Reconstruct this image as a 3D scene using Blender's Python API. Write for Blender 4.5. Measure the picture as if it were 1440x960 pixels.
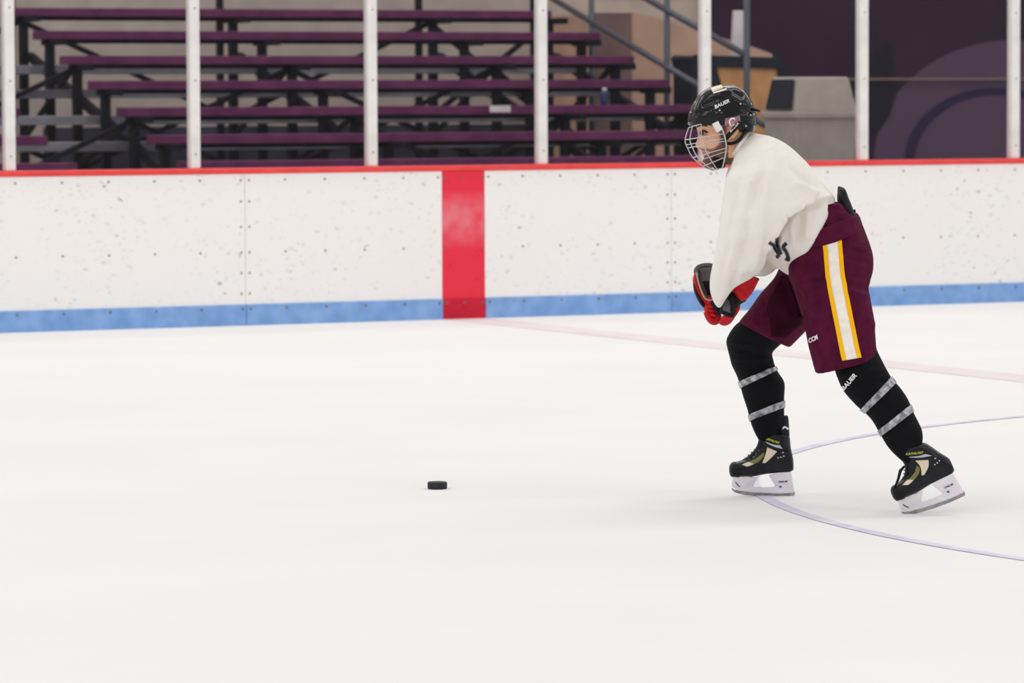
import bpy, bmesh, math, random
import numpy as np
from mathutils import Vector, Matrix, noise
from mathutils.bvhtree import BVHTree

random.seed(7)
scn = bpy.context.scene
COL = scn.collection
for o in list(bpy.data.objects): bpy.data.objects.remove(o)

# ------------------------------------------------------------------ camera
# solved from the boards, posts, centre line and centre circle (rink 25.9 m wide)
TH, PIT, ROLL, CX, CY, CZ, F = 0.46215, 0.05956, -0.00388, -11.77286, -24.3295, 1.46263, 5889.49
FW = Vector((math.sin(TH)*math.cos(PIT), math.cos(TH)*math.cos(PIT), -math.sin(PIT)))
RT0 = Vector((math.cos(TH), -math.sin(TH), 0)); UP0 = RT0.cross(FW)
RT = RT0*math.cos(ROLL) + UP0*math.sin(ROLL); UP = -RT0*math.sin(ROLL) + UP0*math.cos(ROLL)
CAM = Vector((CX, CY, CZ)); HF = Vector((math.sin(TH), math.cos(TH), 0))
cd = bpy.data.cameras.new('camera'); cam = bpy.data.objects.new('camera', cd); COL.objects.link(cam)
m = Matrix.Identity(4)
for i in range(3):
    m[i][0] = RT[i]; m[i][1] = UP[i]; m[i][2] = -FW[i]; m[i][3] = CAM[i]
cam.matrix_world = m
cd.sensor_width = 36.0; cd.lens = F*36/1440; cd.clip_end = 300
cd.dof.use_dof = True; cd.dof.focus_distance = 14.7; cd.dof.aperture_fstop = 6.3
scn.camera = cam

# ------------------------------------------------------------------ world, lights, exposure
w = bpy.data.worlds.new('world'); scn.world = w; w.use_nodes = True
w.node_tree.nodes['Background'].inputs[0].default_value = (1.0, 0.985, 0.975, 1)
w.node_tree.nodes['Background'].inputs[1].default_value = 0.62
for lx in (-22, -11, 0, 11):
    for ly, le in ((-20, 240), (-10, 150), (-1, 190), (7, 240)):  # last row, over the stand, is an added fill to brighten the background
        ld = bpy.data.lights.new('arena_and_fill_lamp', 'AREA'); ld.shape = 'RECTANGLE'; ld.size = 7; ld.size_y = 2.5
        ld.energy = le; ld.color = (1.0, 0.975, 0.955)
        lo = bpy.data.objects.new('arena_and_fill_lamp', ld); COL.objects.link(lo); lo.location = (lx, ly, 9)
scn.view_settings.view_transform = 'Standard'; scn.view_settings.look = 'None'
scn.view_settings.gamma = 1.0; scn.view_settings.use_curve_mapping = False
scn.view_settings.exposure = -0.01

# ------------------------------------------------------------------ helpers
def pdir(px, py): return FW + RT*((px-720)/F) - UP*((py-480)/F)
def at_Y(px, py, Y):
    d = pdir(px, py); return CAM + d*((Y-CAM.y)/d.y)
def at_Z(px, py, z=0):
    d = pdir(px, py); return CAM + d*((z-CAM.z)/d.z)
D0 = 14.76
def P(px, py, v=0.0):
    d = pdir(px, py); return CAM + d*((D0+v)/d.dot(HF))
def proj(p):
    d = p-CAM; z = d.dot(FW); return 720+F*d.dot(RT)/z, 480-F*d.dot(UP)/z
def lin(c):
    c = c/255; return c/12.92 if c <= 0.04045 else ((c+0.055)/1.055)**2.4
def rgb(r, g, b): return (lin(r), lin(g), lin(b), 1)

def mat(name, col, rough=0.6, metal=0.0, col2=None, nscale=8.0, bump=0.0, bscale=60.0, spec=0.5, coat=0.0, lo=.35, hi=.7):
    m = bpy.data.materials.new(name); m.use_nodes = True; nt = m.node_tree; b = nt.nodes['Principled BSDF']
    b.inputs['Base Color'].default_value = col; b.inputs['Roughness'].default_value = rough
    b.inputs['Metallic'].default_value = metal; b.inputs['Specular IOR Level'].default_value = spec
    b.inputs['Coat Weight'].default_value = coat
    tc = nt.nodes.new('ShaderNodeTexCoord')
    n = nt.nodes.new('ShaderNodeTexNoise'); n.inputs['Scale'].default_value = nscale; n.inputs['Detail'].default_value = 6
    nt.links.new(tc.outputs['Object'], n.inputs['Vector'])
    if col2 is None: col2 = tuple(c*0.86 for c in col[:3])+(1,)
    r = nt.nodes.new('ShaderNodeValToRGB'); r.color_ramp.elements[0].position = lo; r.color_ramp.elements[1].position = hi
    r.color_ramp.elements[0].color = col2; r.color_ramp.elements[1].color = col
    nt.links.new(n.outputs['Fac'], r.inputs['Fac']); nt.links.new(r.outputs['Color'], b.inputs['Base Color'])
    if bump:
        n2 = nt.nodes.new('ShaderNodeTexNoise'); n2.inputs['Scale'].default_value = bscale; n2.inputs['Detail'].default_value = 4
        nt.links.new(tc.outputs['Object'], n2.inputs['Vector'])
        bp = nt.nodes.new('ShaderNodeBump'); bp.inputs['Strength'].default_value = bump; bp.inputs['Distance'].default_value = 0.01
        nt.links.new(n2.outputs['Fac'], bp.inputs['Height']); nt.links.new(bp.outputs['Normal'], b.inputs['Normal'])
    return m

def obj(name, verts, faces, material, parent=None, smooth=False, origin=None):
    me = bpy.data.meshes.new(name)
    org = parent_org(parent) if origin is None else Vector(origin)
    me.from_pydata([tuple(Vector(v)-org) for v in verts], [], faces); me.update()
    if smooth: me.polygons.foreach_set('use_smooth', [True]*len(me.polygons))
    return link(name, me, material, parent, org)
ORG = {}
def parent_org(p): return ORG.get(p.name, Vector((0, 0, 0))) if p else Vector((0, 0, 0))
def link(name, me, material, parent, org):
    o = bpy.data.objects.new(name, me); COL.objects.link(o)
    me.materials.append(material) if len(me.materials) == 0 else None
    ORG[o.name] = Vector(org)
    if parent:
        o.parent = parent; o.location = Vector(org)-parent_org(parent)
    else: o.location = org
    return o
def empty(name, loc):
    o = bpy.data.objects.new(name, None); COL.objects.link(o); o.location = loc; o.empty_display_size = .2
    ORG[o.name] = Vector(loc); return o
def tag(o, label=None, cat=None, group=None, kind=None):
    if label: o['label'] = label
    if cat: o['category'] = cat
    if group: o['group'] = group
    if kind: o['kind'] = kind
    return o
BOXF = [(0, 3, 2, 1), (4, 5, 6, 7), (0, 1, 5, 4), (1, 2, 6, 5), (2, 3, 7, 6), (3, 0, 4, 7)]
def box(x0, x1, y0, y1, z0, z1):
    return [(x0, y0, z0), (x1, y0, z0), (x1, y1, z0), (x0, y1, z0), (x0, y0, z1), (x1, y0, z1), (x1, y1, z1), (x0, y1, z1)], list(BOXF)
def bar(a, b, wx, wy):
    a, b = Vector(a), Vector(b); d = (b-a).normalized()
    s = d.cross(Vector((0, 0, 1))) if abs(d.z) < .95 else Vector((1, 0, 0)); s.normalize(); t = d.cross(s)
    vs = []
    for p in (a, b):
        for i, j in ((-1, -1), (1, -1), (1, 1), (-1, 1)): vs.append(p+s*i*wx/2+t*j*wy/2)
    return vs, list(BOXF)
def merge(*parts):
    V, Fc = [], []
    for v, f in parts:
        k = len(V); V += list(v); Fc += [tuple(i+k for i in q) for q in f]
    return V, Fc
def bev(o, wd=.004, seg=2):
    md = o.modifiers.new('bevel', 'BEVEL'); md.width = wd; md.segments = seg; md.limit_method = 'ANGLE'
    return o
def tube(pts, r, n=8, closed=False, rs=None):
    pts = [Vector(p) for p in pts]; V, Fc = [], []; N = len(pts); prev = None
    for i, p in enumerate(pts):
        if closed: d = pts[(i+1) % N]-pts[i-1]
        else: d = pts[min(i+1, N-1)]-pts[max(i-1, 0)]
        d.normalize()
        if prev is None:
            s = d.orthogonal().normalized()
        else:
            s = prev-d*prev.dot(d); s.normalize()
        prev = s; t = d.cross(s); rr = rs[i] if rs else r
        for k in range(n):
            a = 2*math.pi*k/n; V.append(p+s*math.cos(a)*rr+t*math.sin(a)*rr)
    for i in range(N if closed else N-1):
        for k in range(n):
            j = (i+1) % N; Fc.append((i*n+k, i*n+(k+1) % n, j*n+(k+1) % n, j*n+k))
    if not closed:
        Fc.append(tuple(range(n-1, -1, -1))); Fc.append(tuple(range((N-1)*n, N*n)))
    return V, Fc
def cat(pts, sub):
    """Catmull-Rom through tuples"""
    pts = [np.array(p, float) for p in pts]; out = []
    for i in range(len(pts)-1):
        p0 = pts[max(i-1, 0)]; p1 = pts[i]; p2 = pts[i+1]; p3 = pts[min(i+2, len(pts)-1)]
        for k in range(sub):
            t = k/sub
            out.append(.5*((2*p1)+(-p0+p2)*t+(2*p0-5*p1+4*p2-p3)*t*t+(-p0+3*p1-3*p2+p3)*t**3))
    out.append(pts[-1]); return out
def loft(secs, n=28, sub=4, pw=2.0, PT=None, cap=True):
    """secs: (ax, ay, bx, by, v, half_depth); ring spans picture edge a..b and +-half_depth in depth"""
    PT = PT or P
    S = cat(secs, sub); V, Fc = [], []
    for s in S:
        a, b = PT(s[0], s[1], s[4]), PT(s[2], s[3], s[4]); c = (a+b)/2; h = (b-a)/2
        for k in range(n):
            f = 2*math.pi*k/n; cs, sn = math.cos(f), math.sin(f)
            cs = math.copysign(abs(cs)**(2/pw), cs); sn = math.copysign(abs(sn)**(2/pw), sn)
            V.append(c+h*cs+HF*(sn*s[5]))
    for i in range(len(S)-1):
        for k in range(n): Fc.append((i*n+k, i*n+(k+1) % n, (i+1)*n+(k+1) % n, (i+1)*n+k))
    if cap:
        Fc.append(tuple(range(n-1, -1, -1))); L = (len(S)-1)*n; Fc.append(tuple(range(L, L+n)))
    return V, Fc
def fixn(me):
    bm = bmesh.new(); bm.from_mesh(me); bmesh.ops.recalc_face_normals(bm, faces=bm.faces[:]); bm.to_mesh(me); bm.free()
def union(parts, voxel, smooth=4, fac=.5):
    """voxel union of closed parts -> mesh (world coordinates)"""
    acc = bpy.data.meshes.new('tmp'); bm = bmesh.new()
    for v, f in parts:
        t = bpy.data.meshes.new('t'); t.from_pydata([tuple(x) for x in v], [], f); fixn(t); bm.from_mesh(t); bpy.data.meshes.remove(t)
    c = Vector((0, 0, 0)); bm.to_mesh(acc); bm.free()
    o = bpy.data.objects.new('tmp', acc); COL.objects.link(o)
    r = o.modifiers.new('r', 'REMESH'); r.mode = 'VOXEL'; r.voxel_size = voxel; r.use_smooth_shade = True
    if smooth:
        s = o.modifiers.new('s', 'SMOOTH'); s.iterations = smooth; s.factor = fac
    dg = bpy.context.evaluated_depsgraph_get(); me = bpy.data.meshes.new_from_object(o.evaluated_get(dg))
    bpy.data.objects.remove(o); bpy.data.meshes.remove(acc)
    return me
def displace(me, folds=(), namp=0.0, nsc=12.0, side=-1):
    """folds: (x0,y0,x1,y1,width_px,amp) cloth ridges (amp>0) or creases (amp<0) on the surface"""
    nv = len(me.vertices); co = np.empty(nv*3); no = np.empty(nv*3)
    me.vertices.foreach_get('co', co); me.vertices.foreach_get('normal', no)
    co = co.reshape(-1, 3); no = no.reshape(-1, 3)
    d = co-np.array(CAM); z = d@np.array(FW)
    x = 720+F*(d@np.array(RT))/z; y = 480-F*(d@np.array(UP))/z
    face = np.clip((no@np.array(HF))*side*2.0+.2, 0, 1)
    amt = np.zeros(nv)
    for (x0, y0, x1, y1, wd, a) in folds:
        dx, dy = x1-x0, y1-y0; L2 = dx*dx+dy*dy
        t = np.clip(((x-x0)*dx+(y-y0)*dy)/L2, 0, 1)
        dist = np.hypot(x-(x0+t*dx), y-(y0+t*dy)); end = np.clip(np.minimum(t, 1-t)*5+.25, 0, 1)
        amt += a*np.exp(-(dist/wd)**2)*end*face
    if namp:
        amt += np.array([noise.noise(Vector(c)*nsc) for c in co])*namp
    co = co+no*amt[:, None]; me.vertices.foreach_set('co', co.ravel()); me.update()
def put(name, me, material, parent=None, smooth=True):
    org = parent_org(parent)
    me.transform(Matrix.Translation(-org)); me.materials.clear(); me.materials.append(material)
    me.polygons.foreach_set('use_smooth', [smooth]*len(me.polygons)); me.name = name
    return link(name, me, material, parent, org)
def bvh(*objs):
    V, Fc = [], []
    for o in objs:
        org = ORG[o.name]; k = len(V)
        V += [v.co+org for v in o.data.vertices]; Fc += [tuple(i+k for i in p.vertices) for p in o.data.polygons]
    return BVHTree.FromPolygons(V, Fc)
def hit(tree, px, py, off):
    d = pdir(px, py).normalized(); r = tree.ray_cast(CAM, d)
    if r[0] is None:
        q = tree.find_nearest(CAM+d*((D0)/d.dot(HF)))
        return q[0]+q[1]*off
    n = r[1]
    if n.dot(d) > 0: n = -n
    return r[0]+n*off
def strip(name, tree, L, R, material, parent, off=.003, nu=6, sub=6, th=.002):
    """sheet sewn onto a surface between two picture polylines"""
    A, B = cat(L, sub), cat(R, sub); V, Fc = [], []
    for a, b in zip(A, B):
        for k in range(nu+1):
            t = k/nu; q = a*(1-t)+b*t; V.append(hit(tree, q[0], q[1], off))
    for i in range(len(A)-1):
        for k in range(nu):
            j = i*(nu+1)+k; Fc.append((j, j+1, j+nu+2, j+nu+1))
    o = obj(name, V, Fc, material, parent, smooth=True)
    md = o.modifiers.new('solid', 'SOLIDIFY'); md.thickness = th; md.offset = 0
    return o
def ribbon(name, tree, pts, wd, material, parent, off=.003, sub=4, th=.001, nu=2):
    A = cat(pts, sub); L, R = [], []
    for i in range(len(A)):
        d = A[min(i+1, len(A)-1)]-A[max(i-1, 0)]; d = d/np.linalg.norm(d); n = np.array((-d[1], d[0]))*wd/2
        L.append(A[i]+n); R.append(A[i]-n)
    return strip(name, tree, L, R, material, parent, off, nu, 1, th)
def text_mesh(s, bold=.02, shear=.25):
    cu = bpy.data.curves.new('t', 'FONT'); cu.body = s; cu.size = 1; cu.offset = bold; cu.shear = shear; cu.resolution_u = 3
    o = bpy.data.objects.new('t', cu); COL.objects.link(o)
    dg = bpy.context.evaluated_depsgraph_get(); me = bpy.data.meshes.new_from_object(o.evaluated_get(dg))
    bpy.data.objects.remove(o)
    v = [tuple(x.co) for x in me.vertices]; f = [tuple(p.vertices) for p in me.polygons]; bpy.data.meshes.remove(me)
    return v, f
def text(name, s, tree, x0, y0, x1, y1, h, material, parent, off=.0035, bold=.025, shear=.25):
    """lettering on a surface; baseline from (x0,y0) to (x1,y1) in the picture, cap height h"""
    v, f = text_mesh(s, bold, shear); wmin = min(a[0] for a in v); wmax = max(a[0] for a in v)
    dx, dy = x1-x0, y1-y0; L = math.hypot(dx, dy); ux, uy = dx/L, dy/L
    V = []
    for a in v:
        t = (a[0]-wmin)/(wmax-wmin)*L; hh = a[1]/.72*h
        V.append(hit(tree, x0+ux*t+uy*hh, y0+uy*t-ux*hh, off))
    return obj(name, V, f, material, parent)
def blob(c, rx, rv, rz, n=14):
    """ellipsoid: c world, radii along picture right, depth, up"""
    V, Fc = [], []
    for i in range(n+1):
        a = math.pi*i/n-math.pi/2
        for k in range(2*n):
            b = math.pi*k/n; V.append(c+RT0*rx*math.cos(a)*math.cos(b)+HF*rv*math.cos(a)*math.sin(b)+Vector((0, 0, 1))*rz*math.sin(a))
    for i in range(n):
        for k in range(2*n): Fc.append((i*2*n+k, i*2*n+(k+1) % (2*n), (i+1)*2*n+(k+1) % (2*n), (i+1)*2*n+k))
    return V, Fc

# ------------------------------------------------------------------ materials
def ice_mat():
    m = mat('ice', (.86, .85, .845, 1), .75, col2=(.835, .825, .822, 1), nscale=.9, spec=.06)
    nt = m.node_tree; b = nt.nodes['Principled BSDF']; tc = nt.nodes.new('ShaderNodeTexCoord')
    mp = nt.nodes.new('ShaderNodeMapping'); mp.inputs['Scale'].default_value = (.6, 9, 1); mp.inputs['Rotation'].default_value = (0, 0, -.35)
    n = nt.nodes.new('ShaderNodeTexNoise'); n.inputs['Scale'].default_value = 3; n.inputs['Detail'].default_value = 8
    nt.links.new(tc.outputs['Object'], mp.inputs['Vector']); nt.links.new(mp.outputs['Vector'], n.inputs['Vector'])
    bp = nt.nodes.new('ShaderNodeBump'); bp.inputs['Strength'].default_value = .12; bp.inputs['Distance'].default_value = .004
    nt.links.new(n.outputs['Fac'], bp.inputs['Height']); nt.links.new(bp.outputs['Normal'], b.inputs['Normal'])
    return m
def board_mat(name, base, mark, thick=.62, pale_reflection=None):
    """plastic sheet with puck marks: small dark specks of random strength and smudges"""
    m = bpy.data.materials.new(name); m.use_nodes = True; nt = m.node_tree; N = nt.nodes; Lk = nt.links
    b = N['Principled BSDF']; b.inputs['Roughness'].default_value = .45; b.inputs['Specular IOR Level'].default_value = .3
    tc = N.new('ShaderNodeTexCoord')
    def vor(scale, x0, x1, stretch):
        mp = N.new('ShaderNodeMapping'); mp.inputs['Scale'].default_value = stretch; mp.inputs['Rotation'].default_value = (0, .35, 0)
        nz = N.new('ShaderNodeTexNoise'); nz.inputs['Scale'].default_value = 14
        mx = N.new('ShaderNodeMixRGB'); mx.inputs[0].default_value = .06
        Lk.new(tc.outputs['Object'], nz.inputs['Vector']); Lk.new(tc.outputs['Object'], mx.inputs[1]); Lk.new(nz.outputs['Color'], mx.inputs[2])
        Lk.new(mx.outputs[0], mp.inputs['Vector'])
        v = N.new('ShaderNodeTexVoronoi'); v.inputs['Scale'].default_value = scale; Lk.new(mp.outputs['Vector'], v.inputs['Vector'])
        mr = N.new('ShaderNodeMapRange'); mr.inputs['From Min'].default_value = x1; mr.inputs['From Max'].default_value = x0
        Lk.new(v.outputs['Distance'], mr.inputs['Value'])
        sp = N.new('ShaderNodeSeparateColor'); Lk.new(v.outputs['Color'], sp.inputs['Color'])
        pw = N.new('ShaderNodeMath'); pw.operation = 'POWER'; pw.inputs[1].default_value = 2.2; Lk.new(sp.outputs[0], pw.inputs[0])
        mu = N.new('ShaderNodeMath'); mu.operation = 'MULTIPLY'; Lk.new(mr.outputs[0], mu.inputs[0]); Lk.new(pw.outputs[0], mu.inputs[1])
        return mu
    a = vor(15, .05, .26, (1, .2, 1.4)); c = vor(26, .08, .34, (1, .2, 1.8))
    z = N.new('ShaderNodeSeparateXYZ'); Lk.new(tc.outputs['Object'], z.inputs[0])
    mz = N.new('ShaderNodeTexNoise'); mz.inputs['Scale'].default_value = 2.2; mz.inputs['Detail'].default_value = 3
    Lk.new(tc.outputs['Object'], mz.inputs['Vector'])
    mk = N.new('ShaderNodeMapRange'); mk.inputs['From Min'].default_value = .35; mk.inputs['From Max'].default_value = .6; Lk.new(mz.outputs['Fac'], mk.inputs['Value'])
    ad = N.new('ShaderNodeMath'); ad.operation = 'MAXIMUM'; Lk.new(a.outputs[0], ad.inputs[0])
    h = N.new('ShaderNodeMath'); h.operation = 'MULTIPLY'; h.inputs[1].default_value = .45; Lk.new(c.outputs[0], h.inputs[0]); Lk.new(h.outputs[0], ad.inputs[1])
    mm = N.new('ShaderNodeMath'); mm.operation = 'MULTIPLY'; Lk.new(ad.outputs[0], mm.inputs[0]); Lk.new(mk.outputs[0], mm.inputs[1])
    mm2 = N.new('ShaderNodeMath'); mm2.operation = 'MULTIPLY'; mm2.inputs[1].default_value = thick; Lk.new(mm.outputs[0], mm2.inputs[0])
    mix = N.new('ShaderNodeMixRGB'); mix.inputs[1].default_value = base; mix.inputs[2].default_value = mark; Lk.new(mm2.outputs[0], mix.inputs[0])
    last = mix
    if pale_reflection:  # pale reflection on the stripe, painted into the colour as a band by height
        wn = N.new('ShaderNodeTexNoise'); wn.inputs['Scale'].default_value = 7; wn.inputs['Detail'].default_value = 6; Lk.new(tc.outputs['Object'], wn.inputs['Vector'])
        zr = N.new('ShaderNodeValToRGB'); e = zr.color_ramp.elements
        e[0].position = pale_reflection[0]; e[0].color = (0, 0, 0, 1); e[1].position = pale_reflection[3]; e[1].color = (0, 0, 0, 1)
        q = e.new(pale_reflection[1]); q.color = (1, 1, 1, 1); q = e.new(pale_reflection[2]); q.color = (.8, .8, .8, 1)
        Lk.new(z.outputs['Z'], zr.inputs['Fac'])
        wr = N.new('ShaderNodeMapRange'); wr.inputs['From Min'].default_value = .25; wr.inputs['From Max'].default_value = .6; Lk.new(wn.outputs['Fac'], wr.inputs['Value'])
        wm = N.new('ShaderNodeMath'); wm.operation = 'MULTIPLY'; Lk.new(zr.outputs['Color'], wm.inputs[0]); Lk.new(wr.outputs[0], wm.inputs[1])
        m2 = N.new('ShaderNodeMixRGB'); m2.inputs[2].default_value = pale_reflection[4]; Lk.new(wm.outputs[0], m2.inputs[0]); Lk.new(mix.outputs[0], m2.inputs[1]); last = m2
    Lk.new(last.outputs[0], b.inputs['Base Color'])
    return m
def glass_mat():
    m = bpy.data.materials.new('rink_glass'); m.use_nodes = True; nt = m.node_tree; N = nt.nodes
    N.remove(N['Principled BSDF']); t = N.new('ShaderNodeBsdfTransparent'); t.inputs[0].default_value = (.94, .945, .95, 1)
    g = N.new('ShaderNodeBsdfGlossy'); g.inputs['Roughness'].default_value = .06
    mx = N.new('ShaderNodeMixShader'); fr = N.new('ShaderNodeFresnel'); fr.inputs['IOR'].default_value = 1.4
    mu = N.new('ShaderNodeMath'); mu.operation = 'MULTIPLY'; mu.inputs[1].default_value = .3
    nt.links.new(fr.outputs[0], mu.inputs[0]); nt.links.new(mu.outputs[0], mx.inputs[0]); nt.links.new(t.outputs[0], mx.inputs[1]); nt.links.new(g.outputs[0], mx.inputs[2])
    nt.links.new(mx.outputs[0], N['Material Output'].inputs['Surface'])
    return m
M = dict(
    ice=ice_mat(), glass=glass_mat(),
    board=board_mat('board_white', (.94, .92, .90, 1), (.2, .2, .21, 1), 1.0),
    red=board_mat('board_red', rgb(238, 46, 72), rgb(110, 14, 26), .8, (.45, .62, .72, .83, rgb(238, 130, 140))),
    cap=mat('cap_red', rgb(244, 70, 66), .4, col2=rgb(232, 58, 58)),
    kick=mat('kick_blue', rgb(140, 180, 232), .5, col2=rgb(116, 158, 216), nscale=9),
    kickred=mat('kick_red', rgb(216, 36, 64), .5, col2=rgb(192, 28, 54), nscale=9, spec=.2),
    screw=mat('screw', rgb(120, 106, 106), .5, .1),
    post=mat('post_white', (.9, .875, .85, 1), .4),
    line_red=mat('line_red', rgb(230, 218, 219), .75, col2=rgb(236, 229, 229), nscale=3, lo=.3, hi=.62, spec=.06),
    line_blue=mat('line_blue', rgb(210, 204, 227), .75, col2=rgb(232, 228, 235), nscale=5, lo=.32, hi=.58, spec=.06),
    seat=mat('seat_maroon', rgb(116, 56, 96), .5, col2=rgb(94, 44, 82), nscale=6, spec=.12),
    alu=mat('footboard_grey', rgb(146, 142, 152), .45, .1, col2=rgb(120, 118, 128), nscale=5, spec=.12),
    steel=mat('frame_dark', rgb(34, 33, 44), .55, .2, spec=.12),
    wall=mat('block_wall', rgb(190, 176, 166), .85, col2=rgb(172, 158, 150), nscale=3, spec=.12),
    wallt=mat('tan_wall', rgb(204, 168, 146), .85, col2=rgb(184, 150, 130), nscale=3, spec=.12),
    brown=mat('brown_wall', rgb(134, 108, 104), .85, col2=rgb(116, 92, 92), nscale=3, spec=.12), shade_slate=mat('slate_shade', rgb(66, 64, 78), .8, col2=rgb(54, 52, 66), nscale=3, spec=.12),
    purple=mat('purple_paint', rgb(56, 34, 56), .6, col2=rgb(48, 29, 49), nscale=1.5, spec=.12),
    mauve=mat('mauve_paint', rgb(92, 70, 92), .6, col2=rgb(86, 66, 88), nscale=1.5, spec=.12),
    navy=mat('navy_paint', rgb(50, 38, 72), .6, spec=.12),
    deep=mat('deep_paint', rgb(36, 30, 44), .6, spec=.12),
    beige=mat('beige_trim', rgb(150, 124, 112), .6, spec=.12),
    conc=mat('concrete', rgb(120, 116, 118), .8, nscale=2, spec=.12),
    rail=mat('rail_grey', rgb(78, 80, 92), .45, .3),
    bin=mat('bin_plastic', rgb(176, 168, 158), .6, col2=rgb(164, 156, 148), spec=.12),
    dark=mat('dark_plastic', rgb(40, 42, 54), .5, spec=.12),
    wood=mat('wood_panel', rgb(214, 160, 104), .6, col2=rgb(192, 136, 84), nscale=9),
    white=mat('white_plastic', rgb(225, 215, 218), .5),
    paper=mat('paper', rgb(235, 225, 222), .8),
    blue=mat('blue_bottle', rgb(28, 40, 84), .4),
    jersey=mat('jersey_white', rgb(239, 235, 228), .85, col2=rgb(234, 229, 222), nscale=14, bump=.08, bscale=350, spec=.15),
    ink=mat('print_navy', rgb(24, 30, 48), .6), inkg=mat('print_grey', rgb(120, 124, 130), .6),
    maroon=mat('maroon_cloth', rgb(88, 22, 54), .8, col2=rgb(72, 14, 42), nscale=20, bump=.1, bscale=300, spec=.08),
    maroon2=mat('maroon_belt', rgb(90, 24, 56), .8, col2=rgb(76, 16, 46), nscale=20, bump=.1, bscale=300, spec=.08),
    gusset_shade=mat('gusset_shade_cloth', rgb(54, 8, 30), .85, col2=rgb(44, 5, 22), nscale=20, spec=.08),
    gold=mat('gold_cloth', rgb(255, 194, 8), .7, col2=rgb(252, 184, 4), spec=.2),
    cream=mat('cream_cloth', rgb(250, 244, 234), .75, col2=rgb(238, 229, 218), nscale=40, spec=.2),
    black=mat('black_knit', rgb(13, 14, 20), .8, col2=rgb(9, 10, 14), nscale=25, bump=.15, bscale=220, spec=.15),
    pad=mat('black_pad', rgb(30, 30, 38), .6, bump=.1, spec=.2),
    tape=mat('clear_tape', rgb(196, 196, 204), .18, .0, col2=rgb(92, 94, 104), nscale=46, spec=.8),
    shell=mat('helmet_black', rgb(10, 10, 15), .14, coat=.0, spec=.32),
    rubber=mat('black_rubber', rgb(13, 13, 18), .5, spec=.25),
    puck=mat('puck_rubber', rgb(34, 36, 46), .6, col2=rgb(14, 15, 22), nscale=160, bump=.3, bscale=250),
    wire=mat('wire_white', rgb(208, 206, 210), .3, .55),
    clear=mat('ear_guard', rgb(196, 130, 142), .25, col2=rgb(120, 96, 106), nscale=60),
    letters=mat('print_white', rgb(240, 238, 236), .6),
    emblem=mat('emblem_gold', rgb(232, 196, 120), .4, col2=rgb(240, 236, 230), nscale=90),
    red2=mat('glove_red', rgb(206, 14, 30), .6, col2=rgb(176, 6, 20), nscale=22, spec=.3, bump=.08),
    gpalm=mat('glove_palm', rgb(28, 26, 30), .6, col2=rgb(14, 13, 16), nscale=30, spec=.2),
    gliner=mat('glove_liner', rgb(96, 92, 94), .7, col2=rgb(80, 76, 80), nscale=30),
    boot=mat('boot_black', rgb(22, 23, 34), .3, col2=rgb(12, 13, 20), nscale=26, spec=.28),
    holder=mat('holder_white', rgb(240, 236, 244), .35, spec=.4),
    steelb=mat('blade_steel', rgb(176, 172, 176), .3, .75, col2=rgb(140, 136, 142), nscale=40),
    boneb=mat('boot_cream', rgb(232, 218, 190), .5), olive=mat('boot_olive', rgb(122, 116, 62), .4),
    lime=mat('print_lime', rgb(212, 216, 60), .5), bluedot=mat('print_blue', rgb(40, 120, 190), .4),
    silver=mat('print_silver', rgb(190, 190, 204), .35),
    eyew=mat('eye_white', rgb(176, 152, 142), .3), eyed=mat('eye_brown', rgb(52, 32, 24), .2),
    hair=mat('hair_dark', rgb(34, 24, 22), .7), lip=mat('lip', rgb(190, 110, 104), .5),
)
# concrete block joints on the pale wall (far surface)
def skin_mat():
    m = mat('skin', rgb(240, 186, 154), .5, col2=rgb(230, 170, 138), nscale=30, spec=.35)
    nt = m.node_tree; b = nt.nodes['Principled BSDF']; src = b.inputs['Base Color'].links[0].from_socket
    at = nt.nodes.new('ShaderNodeAttribute'); at.attribute_name = 'beard'
    n = nt.nodes.new('ShaderNodeTexNoise'); n.inputs['Scale'].default_value = 420
    mu = nt.nodes.new('ShaderNodeMath'); mu.operation = 'MULTIPLY_ADD'; mu.inputs[1].default_value = .5; mu.inputs[2].default_value = .6
    nt.links.new(n.outputs['Fac'], mu.inputs[0])
    m2 = nt.nodes.new('ShaderNodeMath'); m2.operation = 'MULTIPLY'; m2.use_clamp = True
    nt.links.new(mu.outputs[0], m2.inputs[0]); nt.links.new(at.outputs['Fac'], m2.inputs[1])
    mx = nt.nodes.new('ShaderNodeMixRGB'); mx.inputs[2].default_value = rgb(46, 32, 28)
    nt.links.new(m2.outputs[0], mx.inputs[0]); nt.links.new(src, mx.inputs[1]); nt.links.new(mx.outputs[0], b.inputs['Base Color'])
    b.inputs['Subsurface Weight'].default_value = .08; b.inputs['Subsurface Radius'].default_value = (.01, .004, .002)
    return m
M['skin'] = skin_mat()

# ------------------------------------------------------------------ ice
v, f = box(-30, 30, -26.2, 0.10, -.15, 0)
ice = obj('floor', v, f, M['ice']); tag(ice, 'white scraped ice sheet of the rink', 'ice', kind='structure')
def flat_strip(name, pts, wd, material, z=.0012):
    V, Fc = [], []
    for i, p in enumerate(pts):
        d = Vector(pts[min(i+1, len(pts)-1)])-Vector(pts[max(i-1, 0)]); n = Vector((-d[1], d[0], 0)).normalized()*wd/2
        V += [Vector((p[0], p[1], z))+n, Vector((p[0], p[1], z))-n]
    for i in range(len(pts)-1): Fc.append((2*i, 2*i+1, 2*i+3, 2*i+2))
    return obj(name, V, Fc, material, ice)
flat_strip('centre_line', [(0, -25.5+i*.5, 0) for i in range(51)] + [(0, -.03, 0)], .3048, M['line_red'])
flat_strip('centre_circle', [(4.572*math.cos(a), -12.95+4.572*math.sin(a), 0) for a in np.linspace(0, 2*math.pi, 181)], .052, M['line_blue'], .002)

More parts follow.
